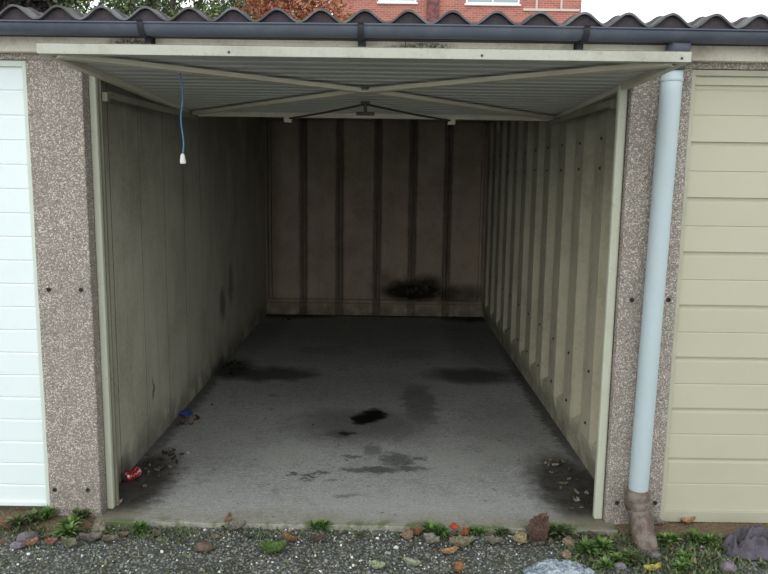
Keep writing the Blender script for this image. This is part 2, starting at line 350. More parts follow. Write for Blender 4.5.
# right wall: ribbed panels
bm = bmesh.new()
box(bm, 1.245, 1.31, .10, 5.15, -.05, 2.12)
prism(bm, [(.1, 2.1), (5.15, 2.1), (5.15, roof_z(5.15) + .008), (2.5, roof_z(2.5) + .008), (.1, roof_z(.1) + .008)], 1.245, 1.31, 'x')
box(bm, 1.217, 1.25, .10, 5.05, .0, .11)
prism(bm, [(1.25, .11), (1.203, .11), (1.203, .185), (1.25, .225)], .10, 5.05, 'y')
ribs = [.59 + .41 * k for k in range(11)]
for y in [.22] + ribs:
    a, b = (y - .075, y + .105) if y > .3 else (y - .1, y + .02)
    prism(bm, [(1.25, a - .022), (1.25, b + .022), (1.188, b), (1.188, a)], .185, 2.11, 'z')
    prism(bm, [(1.25, .12), (1.203, .12), (1.188, .20), (1.25, .20)], a, b, 'y')
wr = tag(new_mesh('wall_right', fix(bm), M_wr, bevel=.004), kind='structure')
bolt = None
for y in ribs:
    for z in (.265, .55, 1.595, 1.74):
        if bolt is None:
            bm = bmesh.new(); tube(bm, [(1.190, 0, 0), (1.181, 0, 0)], .0060, 6); tube(bm, [(1.190, 0, 0), (1.186, 0, 0)], .0095, 12)
            bolt = new_mesh('bolt', fix(bm), M_darkmetal, wr); o = bolt
        else:
            o = bolt.copy(); COL.objects.link(o)
        o.location = (0, y + rr.uniform(-.006, .01), z + rr.uniform(-.006, .006))
# back wall
bm = bmesh.new()
box(bm, -1.3, 1.31, 5.04, 5.15, -.05, 2.13)
box(bm, -1.25, 1.25, 4.985, 5.05, 0, .135)
box(bm, -1.25, 1.25, 5.0, 5.05, .135, .175)
cent = [-1.175, -.792, -.392, .025, .413, .797, 1.19]
for c0 in cent:
    for s in (-1, 1):
        a, b = sorted((c0 + s * .004, c0 + s * .036)); prism(bm, [(a, 5.045), (b, 5.045), (b - .004, 5.0), (a + .004, 5.0)], .16, 2.12, 'z')
tag(new_mesh('wall_back', fix(bm), M_wb, bevel=.004), kind='structure')
bm = bmesh.new()
box(bm, -1.3, 1.31, 5.10, 5.15, 2.1, roof_z(5.15) + .022)
tag(new_mesh('wall_back_top', fix(bm), M_wb), kind='structure')

# lintel course over all the doors
bm = bmesh.new(); box(bm, -3.75, 3.75, .0, .12, 2.001, 2.14)
tag(new_mesh('lintel', fix(bm), M_agg, bevel=.004), kind='structure')
# corrugated roof
PITCHW, X0 = .1738, -1.366
wave = lambda x: .024 * math.cos((x - X0) / PITCHW * math.tau)
def roof_sheet(name, x0, x1, ya, yb, lift=0.0):
    bm = bmesh.new(); n = int((x1 - x0) / PITCHW * 14)
    rows = []
    for y in (ya, (ya + yb) / 2, yb):
        zt = roof_z(y) + .020 + lift
        rows.append(([bm.verts.new((x0 + (x1 - x0) * i / n, y, zt + wave(x0 + (x1 - x0) * i / n))) for i in range(n + 1)],
                     [bm.verts.new((x0 + (x1 - x0) * i / n, y, zt - .009 + wave(x0 + (x1 - x0) * i / n))) for i in range(n + 1)]))
    for (a, a2), (b, b2) in zip(rows, rows[1:]):
        for i in range(n):
            bm.faces.new((a[i], a[i + 1], b[i + 1], b[i])); bm.faces.new((a2[i + 1], a2[i], b2[i], b2[i + 1]))
        bm.faces.new((a[0], b[0], b2[0], a2[0])); bm.faces.new((a[n], a2[n], b2[n], b[n]))
    for k in (0, -1):
        a, a2 = rows[k]
        for i in range(n): bm.faces.new((a[i], a2[i], a2[i + 1], a[i + 1]))
    return new_mesh(name, fix(bm), M_roof, smooth=False)
tag(roof_sheet('roof', -3.75, 3.75, -.12, 2.5), 'weathered corrugated cement roof sheets with mossy edges', kind='structure')
tag(roof_sheet('roof_rear', -3.75, 3.75, 2.5, 5.25), kind='structure')
# added filler in the corrugation ends, dark in place of the shaded void
bm = bmesh.new(); n = int(7.5 / PITCHW * 12); r0 = []; r1 = []
for i in range(n + 1):
    x = -3.75 + 7.5 * i / n; zt = roof_z(-.1) + .008 + wave(x)
    r0.append((bm.verts.new((x, -.098, 2.085)), bm.verts.new((x, -.098, zt))))
    r1.append((bm.verts.new((x, .02, 2.085)), bm.verts.new((x, .02, zt + .028))))
for i in range(n):
    bm.faces.new((r0[i][0], r0[i + 1][0], r0[i + 1][1], r0[i][1])); bm.faces.new((r0[i][1], r0[i + 1][1], r1[i + 1][1], r1[i][1]))
    bm.faces.new((r1[i][1], r1[i + 1][1], r1[i + 1][0], r1[i][0])); bm.faces.new((r1[i][0], r1[i + 1][0], r0[i + 1][0], r0[i][0]))
tag(new_mesh('trim_1', fix(bm), M_eaves), 'dark filler added under the corrugated roof edge for the shaded void', kind='structure')

# ------------------------------------------------------------------ pillars
M_sock2 = plain('pale_filler', (176, 178, 174), .9)
def pillar(x0, x1, label, holes, spall=None):
    bm = bmesh.new()
    n = 26
    # front face slightly uneven: stacked slices
    prev = None; rings = []
    for k in range(n + 1):
        z = -.03 + 2.031 * k / n
        j = [(.0025 * noise.noise(Vector((z * 9, q * 5, x0)))) for q in range(4)]
        rings.append([bm.verts.new(p) for p in ((x0 + j[0], -.0 + j[1], z), (x1 + j[2], 0 + j[3], z), (x1, .10, z), (x0, .10, z))])
    for a, b in zip(rings, rings[1:]):
        for q in range(4): bm.faces.new((a[q], a[(q + 1) % 4], b[(q + 1) % 4], b[q]))
    bm.faces.new(rings[0][::-1]); bm.faces.new(rings[-1])
    p = new_mesh('concrete_pillar', fix(bm), M_agg, bevel=.006)
    tag(p, label, 'pillar')
    for (hx, hz) in holes:
        bm = bmesh.new(); seg = 14
        prof = [(.0115, .002), (.0102, -.003), (.0070, -.002), (.0060, .0035), (.0, .0035)]
        rg = [[bm.verts.new((hx + r * math.cos(a * math.tau / seg), y, hz + r * math.sin(a * math.tau / seg))) for a in range(seg)] for r, y in prof[:-1]]
        for a, b in zip(rg, rg[1:]):
            for q in range(seg): bm.faces.new((a[q], a[(q + 1) % seg], b[(q + 1) % seg], b[q]))
        o = new_mesh('fixing_socket', fix(bm), M_sock2 if hz > 1.5 else M_eaves, p)
        bm = bmesh.new(); tube(bm, [(hx, .004, hz), (hx, -.0015, hz)], .0062, 12)
        new_mesh('plug', fix(bm), M_sock2 if hz > 1.5 else M_seam, o)
    return p
pillar(-1.389, -1.156, 'exposed aggregate concrete pillar between the white door and the open garage', [(-1.392 + .03, .12), (-1.212, .122), (-1.34, 1.036), (-1.20, 1.037), (-1.33, 1.93), (-1.21, 1.94)])
pillar(1.134, 1.383, 'exposed aggregate concrete pillar behind the pale downpipe', [(1.182, .096), (1.353, .098), (1.191, 1.026), (1.349, 1.029)])

# ------------------------------------------------------------------ door posts of the open garage
def post(s, label):
    e = empty('door_post', (0, 0, 0))
    def sb(a, b, y0, y1, z0, z1, name, m, bv):
        bm = bmesh.new(); a, b = sorted((s * a, s * b)); box(bm, a, b, y0, y1, z0, z1); new_mesh(name, fix(bm), m, e, bevel=bv)
    if s < 0:
        sb(1.124, 1.155, .065, .095, .0, 1.99, 'post', M_post, .006)
    else:
        sb(1.090, 1.130, .028, .060, .0, 1.99, 'post', M_post, .008)
        sb(1.118, 1.133, .060, .097, .0, 1.99, 'flange', M_posttop, .003)
    sb(1.115, 1.20, .100, .118, .0, 1.99, 'backing_strip', M_posttop, .002)
    sb(1.088, 1.112, .100, .14, 1.845, 1.885, 'pivot_bracket', M_posttop, .003)
    tag(e, label, 'door post'); return e
post(-1, 'pale steel door post on the left side of the open garage')
post(1, 'pale steel door post on the right, rusty near its top')

# ------------------------------------------------------------------ raised door
DL, DR, YF, YB, ZF, ZB = -1.057, 1.132, -.61, 1.343, 1.932, 1.883
def dz(y): return ZF + (ZB - ZF) * (y - YF) / (YB - YF)
gd = empty('garage_door', (0.04, .37, dz(.37)))
OFF = Vector(gd.location)
def dpart(name, bm, mat, parent=None, bevel=0, smooth=False):
    for v in bm.verts: v.co -= OFF
    return new_mesh(name, fix(bm), mat, parent or gd, smooth, bevel)
# pressed sheet with ridges running across
bm = bmesh.new(); prof = []
y = YF + .03; P = .098; k = 0
while y < YB - .03:
    for q, h in ((0, 0), (.60, 0), (.72, .010), (.88, .010), (1.0, 0)):
        yy = y + q * P
        if q < 1 and yy < YB - .02: prof.append((yy, dz(yy) + .020 + h))
    y += P
for x in (DL + .015, DR - .015):
    pass
A = [[bm.verts.new((x, p[0], p[1] + d)) for p in prof] for x in (DL + .012, DR - .012) for d in (0, .0015)]
for i in range(len(prof) - 1):
    bm.faces.new((A[0][i], A[2][i], A[2][i + 1], A[0][i + 1])); bm.faces.new((A[1][i], A[1][i + 1], A[3][i + 1], A[3][i]))
dpart('door_panel', bm, M_door_in)
def rail(name, pa, pb, w, h, mat, parent=None, bevel=.003):
    bm = bmesh.new(); bar(bm, pa, pb, w, h); return dpart(name, bm, mat, parent, bevel)
bm = bmesh.new()
box(bm, DL, DR, YF, YF + .004, ZF, ZF + .037)
box(bm, DL, DR, YF, YF + .035, ZF, ZF + .003)
box(bm, DL, DR, YF, YF + .05, ZF + .034, ZF + .037)
lip = dpart('front_edge', bm, M_lip, bevel=.001)
for sx_ in (-.414, .432, 1.10):
    bm = bmesh.new(); tube(bm, [(sx_, YF - .002, ZF + .014), (sx_, YF + .002, ZF + .014)], .0045, 8); dpart('screw', bm, M_darkmetal, lip)
rail('side_rail', (DL + .017, YF + .01, dz(YF) + .014), (DL + .017, YB, dz(YB) + .014), .034, .03, M_brace)
rail('side_rail', (DR - .017, YF + .01, dz(YF) + .014), (DR - .017, YB, dz(YB) + .014), .034, .03, M_brace)
rail('rear_rail', (DL, YB - .018, ZB + .014), (DR, YB - .018, ZB + .014), .036, .032, M_brace)
# flat cross braces from the corners to the middle
CX, CYM = .02, .17
def brace(x, y):
    d0 = Vector((CX + (x - CX) * .03, CYM + (y - CYM) * .03, dz(CYM) + .000)); d1 = Vector((x, y, dz(y) + .004))
    bm = bmesh.new(); bar(bm, d0, d1, .052, .018); dpart('cross_brace', bm, M_brace, bevel=.002)
brace(DL + .05, YF + .04); brace(DR - .05, YF + .04); brace(DL + .06, YB - .12); brace(DR - .06, YB - .12)
bm = bmesh.new(); box(bm, CX - .05, CX + .05, CYM - .04, CYM + .05, dz(CYM) - .010, dz(CYM) + .0); dpart('centre_plate', bm, M_brace, bevel=.002)
# latch: spindle, T handle and two thin rods to the rear corners
lat = None
bm = bmesh.new(); box(bm, -.012, .032, .545, .595, dz(.57) - .010, dz(.57) + .004); lat = dpart('latch', bm, M_darkmetal, bevel=.002)
bm = bmesh.new(); tube(bm, [(.01, .57, dz(.57) - .005), (.01, .57, dz(.57) - .055)], .009, 10); tube(bm, [(-.035, .57, dz(.57) - .055), (.055, .57, dz(.57) - .055)], .009, 10)
dpart('handle', bm, M_darkmetal, lat)
for (ex, ey) in ((-.47, YB - .02), (.50, YB - .02)):
    bm = bmesh.new(); tube(bm, [(.01, .57, dz(.57) - .010), ((.01 + ex) / 2, (.57 + ey) / 2, dz(.95) - .014), (ex, ey, dz(ey) - .010)], .0055, 8); dpart('latch_rod', bm, M_darkmetal, lat)
    bm = bmesh.new(); box(bm, ex - .022, ex + .022, ey - .02, ey + .02, ZB - .032, ZB); dpart('latch_catch', bm, M_brace, bevel=.002)
# side lifting arms
for s in (-1, 1):
    xx = (DL + .05) if s < 0 else (DR - .05)
    bm = bmesh.new()
    bar(bm, (-1.095 if s < 0 else 1.105, .135, 1.875), (xx, YB - .04, dz(YB) - .012), .02, .030)
    dpart('lifting_arm', bm, M_posttop, bevel=.003)
tag(gd, 'raised up-and-over garage door with cross braces on its ridged underside', 'garage door')

# pull cord
px, py = -.691, -.2
pc = empty('pull_cord', (px, py, dz(py)))
path = [(0, 0, 0.008)]; L = .295
for k in range(1, 15):
    f = k / 14; path.append((.006 * math.sin(f * 9) + .004 * math.sin(f * 3), .004 * math.sin(f * 5), -.012 - L * f))
bm = bmesh.new(); tube(bm, path, .0032, 8); new_mesh('cord', fix(bm), plain('blue_cord', (112, 150, 196), .8, .3, 300), pc, True)
ex, ey, ez = path[-1]
bm = bmesh.new(); tube(bm, [(ex, ey, ez + .006), (ex, ey, ez), (ex + .001, ey, ez - .028), (ex + .001, ey, ez - .034)], [.004, .008, .0125, .010], 14)
tg = new_mesh('toggle', fix(bm), NT('white_toggle', .4).col(lin((236, 238, 232))).m, pc, True)
tag(pc, 'blue pull cord with white plastic toggle hanging from the raised door', 'pull cord')

# ------------------------------------------------------------------ neighbouring doors
def closed_door(x0, x1, s, kind):
    """s=+1: the visible frame upright is at x0; -1: at x1"""
    e = empty('garage_door', ((x0 + x1) / 2, .03, 0)); o0 = Vector(e.location)
    white = kind == 'white'; mp, mf = (M_white, M_whiteframe) if white else (M_cream, M_creamframe)
    def dp(name, bm, mat, bevel=0):
        for v in bm.verts: v.co -= o0
        return new_mesh(name, fix(bm), mat, e, False, bevel)
    fw = .018
    zb = .032 if white else .0
    bm = bmesh.new()
    prof = []
    if white:
        lines = [1.98 - .1029 * k for k in range(1, 19)]
        z1 = 1.985; g = [(l, .006, .0045) for l in lines if l > .06]
    else:
        z1 = 1.985
        strong = [1.931 - .2337 * k for k in range(0, 9)]
        g = sorted([(l, .016, .010) for l in strong if l > .07] + [(l - .1168, .004, .003) for l in strong if l > .2], reverse=True)
    prof = [(z1, .03)]
    for l, w, d in g:
        if white or w < .01: prof += [(l + w, .03), (l + w * .3, .03 + d), (l - w * .3, .03 + d), (l - w, .03)]
        else: prof += [(l + w * .55, .026), (l + w * .45, .03 + d), (l - w * .35, .03 + d), (l - w, .031)]
    prof += [(zb + .004, .03)]
    xa, xb = x0 + fw, x1 - fw
    A = [(bm.verts.new((xa, y, z)), bm.verts.new((xb, y, z))) for z, y in prof]
    for a, b in zip(A, A[1:]): bm.faces.new((a[0], a[1], b[1], b[0]))
    bk = [(bm.verts.new((xa, .05, z)), bm.verts.new((xb, .05, z))) for z in (prof[0][0], prof[-1][0])]
    bm.faces.new((A[0][0], bk[0][0], bk[0][1], A[0][1])); bm.faces.new((A[-1][0], A[-1][1], bk[1][1], bk[1][0])); bm.faces.new((bk[0][0], bk[1][0], bk[1][1], bk[0][1]))
    dp('door_panel', bm, mp)
    for xx in (x0, x1 - fw):
        bm = bmesh.new(); box(bm, xx, xx + fw, .012, .06, zb, 1.999); dp('frame_upright', bm, mf, .002)
    bm = bmesh.new(); box(bm, x0 + fw, x1 - fw, .012, .06, 1.975, 1.999); dp('frame_head', bm, mf, .002)
    if not white:
        bm = bmesh.new(); box(bm, x0 + fw, x1 - fw, .016, .06, .001, .052); dp('bottom_rail', bm, mf, .002)
    else:
        bm = bmesh.new(); box(bm, x0 + fw, x1 - fw, .022, .06, .030, .050); dp('bottom_rail', bm, mp, .002)
    return e
tag(closed_door(-3.6, -1.391, -1, 'white'), 'closed white garage door with narrow horizontal ribs beside the left pillar', 'garage door')
tag(closed_door(1.385, 3.6, 1, 'cream'), 'closed cream garage door with broad horizontal ribs beside the downpipe', 'garage door')

# ------------------------------------------------------------------ fascia boards, gutter, pipe
for (a, b, lab) in ((-3.75, .188, 'weathered cream timber fascia board, the left length under the gutter'), (.190, 3.75, 'weathered cream timber fascia board, the right length under the gutter')):
    bm = bmesh.new(); box(bm, a, b, -.045, -.002, 2.026, 2.135)
    tag(new_mesh('fascia_board', fix(bm), M_fascia, bevel=.003), lab, 'fascia board')
gt = empty('gutter', (0, -.15, 2.072))
bm = bmesh.new(); cyg, czg, rg_ = -.138, 2.122, .043; seg = 20
prof = [(cyg + rg_ * math.cos(math.pi + math.pi * k / seg), czg + rg_ * math.sin(math.pi + math.pi * k / seg)) for k in range(seg + 1)]
prof = [(prof[0][0] - .004, prof[0][1] - .004), (prof[0][0] - .004, prof[0][1] + .004)][::-1] + prof
inner = [(cyg + (rg_ - .004) * math.cos(math.pi + math.pi * k / seg), czg + (rg_ - .004) * math.sin(math.pi + math.pi * k / seg)) for k in range(seg + 1)][::-1]
loop = prof + [(prof[-1][0], czg + .004)] + [(inner[0][0], czg + .004)] + inner + [(inner[-1][0], czg + .004)]
xsn = [-3.75 + .5 * i for i in range(16)]
def gl(x, p): sag = .003 * math.sin(x * 1.9 + 1); return (x, p[0] + .15, p[1] - 2.072 + sag)
rings = [[bm.verts.new(gl(x, p)) for p in loop] for x in xsn]
for a, b in zip(rings, rings[1:]):
    for q in range(len(loop)): bm.faces.new((a[q], a[(q + 1) % len(loop)], b[(q + 1) % len(loop)], b[q]))
new_mesh('trough', fix(bm), M_gutter, gt, True).data.shade_smooth()
for bx in (-.846, .011, .888):
    bm = bmesh.new()
    arc = [(cyg + (rg_ + .003) * math.cos(math.pi + math.pi * k / 16), czg + (rg_ + .003) * math.sin(math.pi + math.pi * k / 16)) for k in range(17)]
    arc = [(arc[0][0] - .006, czg + .008)] + arc
    out = [(cyg + (p[0] - cyg) * 1.08, czg + (p[1] - czg) * 1.08) for p in arc]
    for i in range(len(arc) - 1):
        prism(bm, [arc[i], arc[i + 1], out[i + 1], out[i]], bx - .012, bx + .012, 'x')
    box(bm, bx - .012, bx + .012, -.095, -.045, 2.055, 2.09)
    box(bm, bx - .016, bx + .016, -.050, -.044, 2.040, 2.12)
    for v in bm.verts: v.co -= Vector((0, -.15, 2.072))
    new_mesh('bracket', fix(bm), M_bracket, gt)
tag(gt, 'dark grey half-round plastic gutter running along the roof edge', 'gutter')

dpz = empty('downpipe', (1.255, -.075, .2))
def dq(name, pts, rad, mat, seg=24):
    bm = bmesh.new(); tube(bm, [Vector(p) - Vector((1.255, -.075, .2)) for p in pts], rad, seg)
    return new_mesh(name, fix(bm), mat, dpz, True)
def xp(z): return 1.249 + .0135 * z
dq('pipe', [(xp(.17), -.06, .17), (xp(.2), -.06, .2), (xp(1.0), -.06, 1.0), (xp(1.90), -.06, 1.90), (xp(2.0) , -.062, 2.0)], .0425, M_pipe)
dq('collar', [(xp(1.94), -.06, 1.938), (xp(1.94), -.06, 1.940), (xp(1.95), -.06, 1.955), (xp(1.95), -.06, 1.957)], [.0435, .0455, .0455, .0435], M_pipe)
dq('outlet', [(xp(2), -.062, 1.985), (xp(2), -.066, 2.02), (xp(2), -.10, 2.06), (xp(2), -.135, 2.09)], [.047, .048, .046, .040], M_gutter)
tag(dpz, 'pale blue-grey round downpipe in front of the right pillar', 'downpipe')
dr = empty('drain_pipe', (1.255, -.07, -.05))
def lathe_tube(name, pts, rad, mat, parent, origin, seg=24, rough=.004):
    bm = bmesh.new(); tube(bm, pts, rad, seg)
    for v in bm.verts: v.co += Vector((noise.noise(v.co * 30), noise.noise(v.co * 30 + Vector((5, 0, 0))), 0)) * rough; v.co -= Vector(origin)
    return new_mesh(name, fix(bm), mat, parent, True)
oo = (1.255, -.07, -.05)
lathe_tube('pipe', [(1.262, -.20, -.075), (1.262, -.170, -.03), (1.262, -.125, .02), (1.259, -.080, .075), (1.252, -.062, .115)], [.052, .052, .050, .048, .050], M_clay, dr, oo)
lathe_tube('socket', [(1.252, -.062, .100), (1.252, -.062, .112), (1.251, -.062, .135), (1.250, -.062, .142), (1.250, -.062, .150), (1.250, -.062, .180), (1.250, -.062, .190)], [.050, .057, .060, .052, .057, .057, .046], M_clay, dr, oo)
tag(dr, 'rough brown clay drain socket and pipe at the foot of the downpipe', 'drain pipe')

# ------------------------------------------------------------------ house and trees beyond the roof
hx0, hx1, hy, hd = -1.9, 7.12, 25.0, 8.0
hs = empty('brick_house', (2.6, hy, 0)); HO = Vector(hs.location)
def hp(name, bm, mat, parent=None, bevel=0):
    for v in bm.verts: v.co -= HO
    return new_mesh(name, fix(bm), mat, parent or hs, False, bevel)
bm = bmesh.new(); box(bm, hx0, hx1, hy, hy + hd, -.05, 9.6); hp('wall', bm, M_brick)
bm = bmesh.new(); prism(bm, [(hy - .4, 9.55), (hy + hd + .4, 9.55), (hy + hd / 2, 12.0)], hx0 - .4, hx1 + .3, 'x'); hp('roof', bm, M_tile)
hZ = lambda w, k=.2262: 1.5423 + (hy + 3.1768) * k
for (wa, wb_, z0) in ((-.26, 1.12, 7.80), (2.92, 4.86, 7.78), (-.28, 1.14, 5.3), (3.02, 4.86, 5.3), (-.28, 1.14, 2.6), (3.02, 4.86, 2.6)):
    bm = bmesh.new()
    z1 = z0 + 1.2; ft = .06
    box(bm, wa, wb_, hy - .03, hy + .05, z0, z0 + ft); box(bm, wa, wb_, hy - .03, hy + .05, z1 - ft, z1)
    for xx in (wa, (wa + wb_) / 2 - ft / 2, wb_ - ft): box(bm, xx, xx + ft, hy - .03, hy + .05, z0 + ft, z1 - ft)
    w = hp('window_frame', bm, M_upvc)
    bm = bmesh.new(); box(bm, wa + ft, wb_ - ft, hy - .005, hy + .0, z0 + ft, z1 - ft); hp('pane', bm, M_glass, w)
    bm = bmesh.new(); box(bm, wa - .05, wb_ + .05, hy - .08, hy, z0 - .06, z0); hp('sill', bm, M_upvc, w)
bm = bmesh.new(); box(bm, 1.5, 1.95, hy - .12, hy, -.05, 9.55); hp('pier', bm, plain('dark_brick', (136, 92, 90), .9, .3, 6))
bm = bmesh.new(); box(bm, 5.0, 7.05, hy - .06, hy, 7.56, 7.64); hp('band', bm, M_band)
for xx in (5.45, 6.35):
    bm = bmesh.new(); box(bm, xx, xx + .07, hy - .06, hy, 7.64, 9.3); hp('band', bm, M_band)
tag(hs, 'red brick building with white framed windows rising behind the roof', 'building')

def tree(name, x, y, zc, rx, rz, n, mat, label, size=.09, seed=1):
    r = random.Random(seed); e = empty(name, (x, y, -.05))
    bm = bmesh.new()
    centres = [(Vector((r.uniform(-.7, .7) * rx, r.uniform(-.6, .6) * rx, zc + r.uniform(-.75, .7) * rz)), r.uniform(.3, .5) * rx) for _ in range(26)]
    for _ in range(n):
        c0, rad = r.choice(centres); d = Vector((r.gauss(0, 1), r.gauss(0, 1), r.gauss(0, 1))).normalized() * rad * r.uniform(.6, 1.05)
        p = c0 + d; s = size * r.uniform(.6, 1.4)
        u = Vector((r.uniform(-1, 1), r.uniform(-1, 1), r.uniform(-1, 1))).normalized(); w = u.cross(Vector((r.uniform(-1, 1), r.uniform(-1, 1), r.uniform(-.3, .3)))).normalized()
        vs = [bm.verts.new(p + q) for q in (-u * s, w * s * .45, u * s, -w * s * .45)]; bm.faces.new(vs)
    new_mesh('foliage', bm, mat, e)
    bm = bmesh.new()
    tube(bm, [(0, 0, 0), (.05, .03, zc * .4), (-.04, 0, zc * .8), (0, 0, zc + rz * .5)], [.16, .12, .08, .03], 10)
    for k in range(9):
        c0 = centres[k][0]; zb = zc * r.uniform(.45, .9); tube(bm, [(0, 0, zb), c0 * .5 + Vector((0, 0, zb * .5)), c0], [.06, .04, .015], 6)
    new_mesh('trunk', fix(bm), M_bark, e, True)
    tag(e, label, 'tree'); return e
tree('tree', -7.9, 11.5, 4.7, 2.1, 2.3, 24000, M_darkleaf, 'dark leafless-looking tree behind the far left of the roof', .065, 3)
tree('tree', -4.3, 11.5, 4.6, 1.7, 2.2, 22000, M_greenleaf, 'green leafy tree showing above the roof left of centre', .05, 5)
tree('tree', -3.2, 19.5, 6.4, 2.0, 2.3, 20000, M_greenleaf, 'green tree behind the roof just left of the reddish one', .055, 8)
tree('tree', -1.75, 14.5, 5.2, 1.35, 1.7, 20000, M_redleaf, 'reddish autumn tree beside the brick building', .042, 9)

# ------------------------------------------------------------------ loose gravel
GZ = lambda x, y: gz(x, y)
r = random.Random(11); bm = bmesh.new()
ico = bmesh.new(); bmesh.ops.create_icosphere(ico, subdivisions=1, radius=1); iv = [v.co.copy() for v in ico.verts]; fi = [[v.index for v in f.verts] for f in ico.faces]; ico.free()
verts, faces = [], []
for _ in range(19000):
    x = r.uniform(-2.1, 2.2); y = -.06 - 1.1 * r.random() ** 1.15
    if abs(x) > 1.1 and y > -.13: continue
    if x > .95 and r.random() < .6 and y > -.5: continue
    s = r.uniform(.0026, .0062) * (1.6 if r.random() < .06 else 1)
    rot = Matrix.Rotation(r.uniform(0, 6.28), 3, 'Z') @ Matrix.Rotation(r.uniform(0, 6.28), 3, 'X'); sc = Vector((1, r.uniform(.6, 1), r.uniform(.5, .9)))
    o0 = Vector((x, y, GZ(x, y) + s * .3)); b = len(verts)
    for q in iv: verts.append(o0 + rot @ Vector((q.x * sc.x, q.y * sc.y, q.z * sc.z)) * s * r.uniform(.85, 1.15))
    faces += [[b + i for i in f] for f in fi]
me = bpy.data.meshes.new('gravel'); me.from_pydata(verts, [], faces); me.materials.append(M_stone)
go = bpy.data.objects.new('gravel', me); COL.objects.link(go)
tag(go, 'loose grey gravel with white chips in front of the garages', 'gravel', kind='stuff')

# ------------------------------------------------------------------ weeds
def unproj(u, w, z):
    d = fwd + R_ * ((u - 384) / F_PX) - U_ * ((w - 287) / F_PX); k = (z - 1.5423) / d.z
    return Vector((0.118, -3.1768, 1.5423)) + d * k
def weed(u, w, rad, hgt, n, label, mat=None, broad=.3, group=None, squash=1.0):
    p = unproj(u, w, -.018); r = random.Random(int(u * 7 + w)); e = tag(empty('weed_clump', (p.x, p.y, GZ(p.x, p.y) - .003)), label, 'weed', group)
    bm = bmesh.new()
    ncr = max(2, int(rad / .03)); cr = [(r.uniform(-.7, .7) * rad, r.uniform(-.7, .7) * rad * squash) for _ in range(ncr)]; rad *= 1.15; hgt *= 1.45; n = int(n * 3.2)
    for _ in range(n):
        cx, cyy = r.choice(cr); a = r.uniform(0, math.tau); L = hgt * r.uniform(.4, 1.15) * .85; lean = r.uniform(.3, 1.2)
        d = Vector((math.cos(a), math.sin(a), 0)); s = Vector((-d.y, d.x, 0)); wd = L * broad * r.uniform(.5, 1)
        z0 = r.uniform(0, hgt * .35); prev = None; K = 5
        for k in range(K + 1):
            f = k / K; c0 = Vector((cx, cyy, z0)) + d * L * lean * f * .8 + Vector((0, 0, L * (f * .75 - .45 * lean * f * f)))
            ww = wd * math.sin(math.pi * min(1, f * .86 + .12)) * (1 + .35 * math.sin(k * 2.6)) * .5
            cur = (bm.verts.new(c0 - s * ww), bm.verts.new(c0 - Vector((0, 0, ww * .3))), bm.verts.new(c0 + s * ww))
            if prev: bm.faces.new((prev[0], prev[1], cur[1], cur[0])); bm.faces.new((prev[1], prev[2], cur[2], cur[1]))
            prev = cur
    new_mesh('leaves', bm, mat or M_weed, e, True); 
    for cx, cyy in cr[:4]:
        bs = bmesh.new(); tube(bs, [(cx, cyy, -.004), (cx + .003, cyy, hgt * .5)], [.003, .0015], 6); new_mesh('stem', fix(bs), M_weed2, e)
    return e
weed(22, 527, .07, .055, 90, 'fuzzy green weed clump below the white garage door', M_weed2, .3)
weed(52, 522, .045, .05, 60, 'small bright weed clump at the left pillar outer corner', M_weed, .25)
weed(62, 533, .06, .06, 110, 'large bright green weed clump before the left pillar', M_weed, .22)
weed(84, 522, .05, .04, 60, 'weed tuft touching the foot of the left pillar', M_weed2, .4)
weed(98, 537, .045, .028, 40, 'flat broad-leaved weed right of the bright left clump', M_weed2, .6)
weed(122, 517, .04, .02, 36, 'tiny weeds against the inner foot of the left pillar', M_weed2, .4)
weed(145, 533, .055, .05, 80, 'spiky weed clump on gravel left of the slab edge', M_weed, .2)
weed(227, 529, .04, .025, 40, 'thin weed among tan leaves left of centre', M_weed2, .35)
weed(248, 537, .02, .018, 22, 'tiny yellowish weed sprig on gravel left of centre', M_weed2, .4)
weed(322, 529, .05, .045, 80, 'bright green rosette weed against the slab edge left of centre', M_weed, .3)
weed(362, 534, .06, .015, 60, 'low mossy weeds on the slab edge right of the bright rosette', M_weed2, .3, squash=.4)
weed(437, 534, .05, .05, 100, 'bushy green weed against the slab edge near the orange scrap', M_weed, .25)
weed(478, 534, .045, .035, 70, 'green weed strip between orange scrap and pale leaf', M_weed, .25, squash=.5)
weed(505, 533, .05, .032, 70, 'low green weeds left of the large brown leaf', M_weed2, .25, squash=.5)
weed(556, 536, .05, .06, 90, 'leggy broad-leaved weed right of the large brown leaf', M_weed2, .5)
weed(592, 548, .09, .055, 200, 'wide green clump left of the clay drain', M_weed, .22)
weed(612, 566, .06, .04, 110, 'green clump at bottom edge below the clay drain', M_weed, .25)
weed(634, 562, .05, .05, 90, 'yellowish green clump before the clay drain pipe', M_weed2, .25)
weed(672, 545, .08, .045, 170, 'dense green weeds right of the clay drain', M_weed, .22)
weed(702, 543, .07, .05, 150, 'tall green weeds below the cream garage door', M_weed, .2)
weed(690, 566, .09, .04, 190, 'broad low green mat at the bottom edge left of the dark rag', M_weed, .22)
weed(732, 549, .05, .03, 70, 'dusty green weeds beside the dark rag', M_weed2, .25)
weed(268, 553, .035, .012, 5, 'flat crushed green leaf rosette on gravel left of centre', M_weed, .9)
weed(310, 553, .05, .010, 50, 'low moss-like weeds on gravel in the middle', M_weed2, .3)
weed(410, 556, .06, .010, 60, 'sparse moss-like weeds on gravel below the bushy weed', M_weed2, .3)
weed(540, 563, .04, .012, 40, 'small moss tufts touching the plastic sheet', M_weed2, .3)
bm = bmesh.new(); r = random.Random(23)
